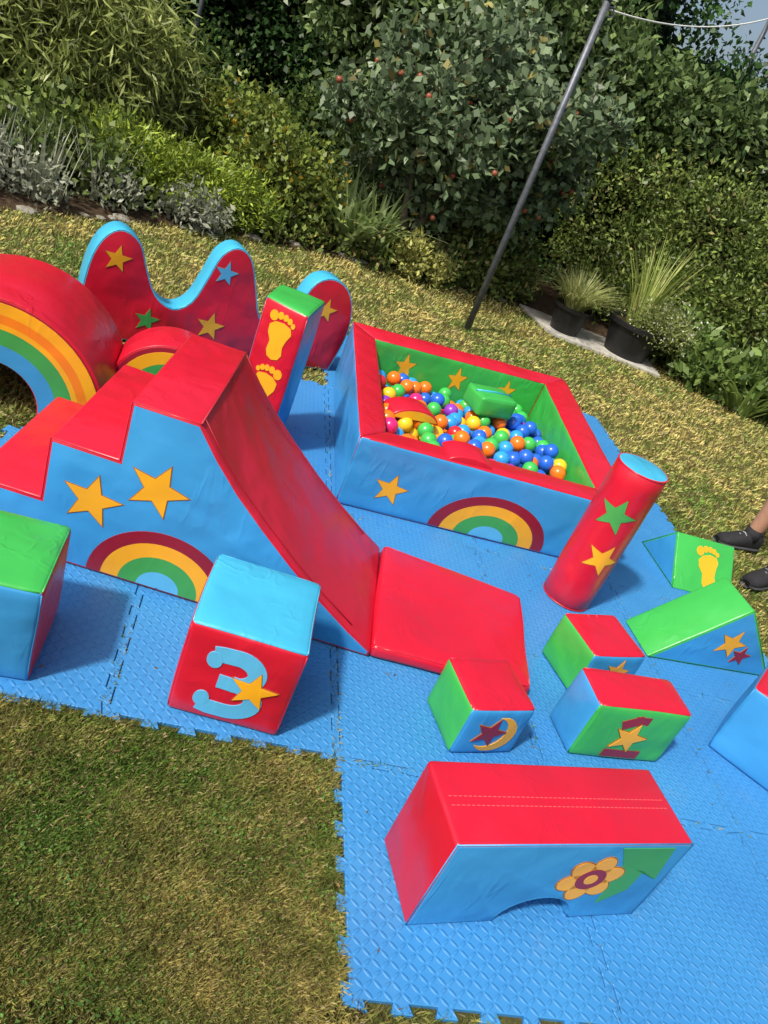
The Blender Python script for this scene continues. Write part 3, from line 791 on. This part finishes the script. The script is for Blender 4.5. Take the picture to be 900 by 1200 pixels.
straps('grass_tuft', (3.5, 6.78, z), 110, .85, .012, (.20, .32, .05), (.62, .62, .22), .36, .6, .12, e)
foliage('stems', [(3.64, 6.65, z+.10, .3, .25, .13)], 5000, .04, .006, (.16, .22, .05), (.42, .46, .16), .05, 12, .5, .6, .3, e)
foliage('daisy_flowers', [(3.68, 6.6, z+.15, .3, .25, .12)], 330, .02, .010, (.7, .66, .5), (.8, .8, .72), .06, 6, .8, .3, .7, e, .9)
TERRA = plain('terracotta', (.42, .15, .06), .8, .2)
e, z = pot('terracotta_pot', -2.02, 6.0, .16, .40, TERRA)
foliage('leaves', [(-2.02, 6.0, z+.08, .13, .13, .08)], 400, .04, .014, (.08, .13, .03), (.2, .28, .07), .04, 10, .5, .5, .3, e)

ST = plain('garden_stone', (.25, .23, .19), .9, .2, 0, .4, 30, .8)
for k in range(22):
    x_ = random.uniform(-1.4, 2.4); y_ = float(np.interp(x_, ex, ey))+random.uniform(.02, .12)
    bpy.ops.mesh.primitive_ico_sphere_add(subdivisions=2, radius=random.uniform(.025, .06), location=(x_, y_, LAWN+.01))
    o = bpy.context.object; o.name = 'garden_stone'; o.scale = (1.3, .9, .6); o.data.materials.append(ST)
    for v in o.data.vertices: v.co *= random.uniform(.85, 1.1)

# ---- washing line pole
METAL = plain('galvanised_steel', (.13, .14, .16), .5, .5, .5, .25, 30, .1)
ROPE = plain('white_rope', (.75, .75, .72), .7, .2)
e = empty('clothes_line_pole')
tube('post', [(1.74, 5.86, LAWN-.02), (1.74, 5.86, 1.2), (1.74, 5.86, 2.31)], [.026, .024, .024], METAL, e, 14)
tube('cap', [(1.74, 5.86, 2.31), (1.74, 5.86, 2.335)], [.03, .028], METAL, e, 14)
tube('hook', [(1.74, 5.86, 2.27), (1.80, 5.88, 2.29), (1.83, 5.9, 2.25), (1.79, 5.88, 2.23)], .007, METAL, e, 8)
A = Vector((1.78, 5.88, 2.27)); B_ = Vector((4.15, 8.6, 3.10))
tube('washing_line', [A.lerp(B_, t)-Vector((0, 0, .09*4*t*(1-t))) for t in [i/16 for i in range(17)]], .006, ROPE, e, 6)
tube('far_post', [(4.15, 8.6, 0), (4.15, 8.6, 3.14)], .024, METAL, e, 10)
e = empty('garden_post')
tube('post', [(-.95, 7.6, 0), (-.90, 7.6, 1.6), (-.86, 7.6, 2.6)], .020, METAL, e, 8)

# ------------------------------------------------------------------ person (standing, facing the toys)
SKIN = plain('skin', (.45, .24, .16), .5, .4, 0, .08, 30, .05); SHORT = plain('shorts_fabric', (.03, .035, .05), .85, .2)
SHIRT = plain('shirt_fabric', (.05, .06, .08), .85, .2); HAIR = plain('hair', (.05, .03, .02), .7, .3, 0, .4, 80, .5)
SHOE = plain('shoe_mesh', (.02, .02, .023), .7, .3, 0, .5, 200, .5); SOLE = plain('shoe_sole', (.06, .06, .065), .6, .3); LACE = plain('shoe_trim', (.4, .4, .42), .6, .3)
pe = empty('person')
def skin(name, chain, edges, mat, sub=2, root=0):
    me = D.meshes.new(name); me.from_pydata([c[0] for c in chain], edges, []); o = D.objects.new(name, me); scn.collection.objects.link(o)
    bpy.context.view_layer.objects.active = o
    md = o.modifiers.new('s', 'SKIN')
    if not me.skin_vertices: bpy.ops.mesh.customdata_skin_add()
    for i, c in enumerate(chain):
        r_ = c[1]; me.skin_vertices[0].data[i].radius = r_ if isinstance(r_, tuple) else (r_, r_)
        me.skin_vertices[0].data[i].use_root = (i == root)
    o.modifiers.new('u', 'SUBSURF').levels = sub; o.modifiers['u'].render_levels = sub; md.use_smooth_shade = True
    me.materials.append(mat); o.parent = pe; return o
px, py = 2.97, 3.19
fA = (2.985, 3.365); fB = (2.925, 3.01)
body = [((px, py, .93), .12), ((px, py, 1.12), .12), ((px+.01, py, 1.32), .14), ((px, py, 1.44), .08), ((px-.01, py, 1.52), .055), ((px-.02, py, 1.60), .06),
        ((px, py+.10, .86), .095), ((px-.01, py+.14, .48), .060), ((px+.015, py+.155, .32), .060), ((fA[0], fA[1], .10), .040), ((fA[0]-.01, fA[1], .045), .034),
        ((px, py-.10, .86), .095), ((px-.03, py-.14, .48), .060), ((px-.02, py-.155, .32), .060), ((fB[0], fB[1], .10), .040), ((fB[0]-.01, fB[1], .045), .034),
        ((px, py+.19, 1.40), .055), ((px+.02, py+.24, 1.12), .043), ((px-.08, py+.22, .88), .028), ((px-.11, py+.21, .82), .03),
        ((px, py-.19, 1.40), .055), ((px+.02, py-.24, 1.12), .043), ((px-.08, py-.22, .88), .028), ((px-.11, py-.21, .82), .03)]
ed = [(0, 1), (1, 2), (2, 3), (3, 4), (4, 5), (0, 6), (6, 7), (7, 8), (8, 9), (9, 10), (0, 11), (11, 12), (12, 13), (13, 14), (14, 15), (2, 16), (16, 17), (17, 18), (18, 19), (2, 20), (20, 21), (21, 22), (22, 23)]
skin('body', body, ed, SKIN)
skin('shorts', [((px, py, .95), .145), ((px, py, 1.04), .14), ((px, py+.10, .84), .115), ((px-.005, py+.13, .56), .095), ((px, py-.10, .84), .115), ((px-.02, py-.13, .56), .095)], [(0, 1), (0, 2), (2, 3), (0, 4), (4, 5)], SHORT)
skin('shirt', [((px, py, 1.0), .15), ((px, py, 1.15), .145), ((px+.01, py, 1.33), .16), ((px, py, 1.45), .085), ((px, py+.19, 1.40), .075), ((px+.01, py+.225, 1.22), .065), ((px, py-.19, 1.40), .075), ((px+.01, py-.225, 1.22), .065)], [(0, 1), (1, 2), (2, 3), (2, 4), (4, 5), (2, 6), (6, 7)], SHIRT)
for sgn in (1, -1):
    hb = Vector((px-.12, py+sgn*.21, .80))
    for k in range(4):
        l = (.075, .085, .08, .065)[k]; o0 = hb+Vector((.028-.019*k, 0, 0))
        tube('finger', [o0, o0+Vector((-.004, -sgn*.004, -l*.5)), o0+Vector((-.01, -sgn*.018, -l))], [.009, .008, .006], SKIN, pe, 8)
    tube('thumb', [hb+Vector((-.03, 0, .03)), hb+Vector((-.05, -sgn*.01, 0)), hb+Vector((-.052, -sgn*.015, -.03))], [.011, .01, .008], SKIN, pe, 8)
hc = Vector((px-.035, py, 1.70))
def sph(name, c, s, mat, rot=None):
    bpy.ops.mesh.primitive_uv_sphere_add(segments=24, ring_count=16, radius=1, location=c); o = bpy.context.object; o.name = name; o.scale = s
    o.data.materials.append(mat); o.parent = pe
    for q in o.data.polygons: q.use_smooth = True
    return o
sph('head', hc, (.095, .075, .118), SKIN); sph('jaw', hc+Vector((-.03, 0, -.06)), (.06, .052, .055), SKIN)
sph('hair', hc+Vector((.018, 0, .03)), (.095, .083, .105), HAIR); sph('nose', hc+Vector((-.098, 0, -.015)), (.018, .012, .022), SKIN)
EYE = plain('eye', (.7, .7, .7), .3); PUP = plain('pupil', (.02, .015, .01), .2); LIP = plain('lips', (.40, .12, .10), .5)
for sg in (1, -1):
    sph('ear', hc+Vector((.0, sg*.078, -.01)), (.02, .01, .03), SKIN); sph('eye', hc+Vector((-.084, sg*.03, .012)), (.011, .013, .009), EYE); sph('pupil', hc+Vector((-.092, sg*.03, .012)), (.005, .006, .006), PUP)
sph('mouth', hc+Vector((-.088, 0, -.058)), (.008, .024, .007), LIP)
def shoe(ax_, ay_, yaw):
    c, s = cos(yaw), sin(yaw)
    secs = [(.085, .026, .075), (.07, .038, .095), (.02, .044, .11), (-.03, .046, .10), (-.08, .049, .078), (-.14, .051, .062), (-.18, .044, .05), (-.21, .024, .03)]
    def loft(nm, kx, z0, hm, mat, zs=None):
        V = []; F = []; K = 16
        for (lx, w, h) in secs:
            for k in range(K):
                t = 2*pi*k/K; yy = w*kx*cos(t); hh = (h if hm is None else hm)
                zz = z0 + hh*(.5+.5*sin(t)) if sin(t) > 0 else z0 + hh*.5*(1+max(sin(t)*1.6, -1))
                V.append((ax_+c*(lx*(1.02 if kx > 1 else 1))-s*yy, ay_+s*lx+c*yy, LAWN+zz))
        for i in range(len(secs)-1):
            for k in range(K): F.append((i*K+k, i*K+(k+1) % K, (i+1)*K+(k+1) % K, (i+1)*K+k))
        F.append(tuple(range(K))); F.append(tuple((len(secs)-1)*K+k for k in range(K))[::-1])
        obj(nm, V, F, mat, pe)
    loft('shoe_upper', 1, .018, None, SHOE); loft('shoe_sole', 1.1, .014, .028, SOLE)
    for k in range(4):
        lx = -.03-.026*k; zt = .120-.013*k
        tube('lace', [(ax_+c*lx-s*yy, ay_+s*lx+c*yy, LAWN+zt-abs(yy)*.35) for yy in (-.024, 0, .024)], .003, LACE, pe, 5)
    tube('sock', [(ax_, ay_, LAWN+.07), (ax_, ay_, LAWN+.145)], [.047, .045], SHOE, pe, 14)
shoe(*fA, .15); shoe(*fB, .45)

# ------------------------------------------------------------------ world, sun, camera
w = D.worlds.new('World'); scn.world = w; w.use_nodes = True
nt = w.node_tree; bg = nt.nodes['Background']; sky = nt.nodes.new('ShaderNodeTexSky')
sky.sky_type = 'NISHITA'; sky.sun_disc = False; sky.sun_elevation = radians(52); sky.sun_rotation = radians(232)
sky.air_density = 1.0; sky.dust_density = 4.5; sky.ozone_density = 1
nt.links.new(sky.outputs[0], bg.inputs[0]); bg.inputs[1].default_value = .135
sl_ = D.lights.new('sun', 'SUN'); sl_.energy = 4.7; sl_.angle = radians(4); sl_.color = (1, .95, .85)
so = D.objects.new('sun', sl_); scn.collection.objects.link(so)
el, az_ = radians(52), radians(232)
dv = Vector((sin(az_)*cos(el), cos(az_)*cos(el), sin(el)))
so.rotation_euler = dv.to_track_quat('Z', 'Y').to_euler()
cam = D.cameras.new('camera'); co = D.objects.new('camera', cam); scn.collection.objects.link(co)
cam.sensor_fit = 'VERTICAL'; cam.sensor_height = 36; cam.lens = 27.03; cam.clip_start = .05; cam.clip_end = 300
R_ = Vector((0.9363, -0.0746, 0.3435)).normalized(); Bk = Vector((-0.2444, -0.8406, 0.4836)).normalized(); U = Bk.cross(R_).normalized(); R_ = U.cross(Bk)
co.matrix_world = Matrix(((R_.x, U.x, Bk.x, 0), (R_.y, U.y, Bk.y, 0), (R_.z, U.z, Bk.z, 1.55), (0, 0, 0, 1)))
scn.camera = co
scn.view_settings.view_transform = 'Standard'; scn.view_settings.look = 'None'; scn.view_settings.exposure = 0
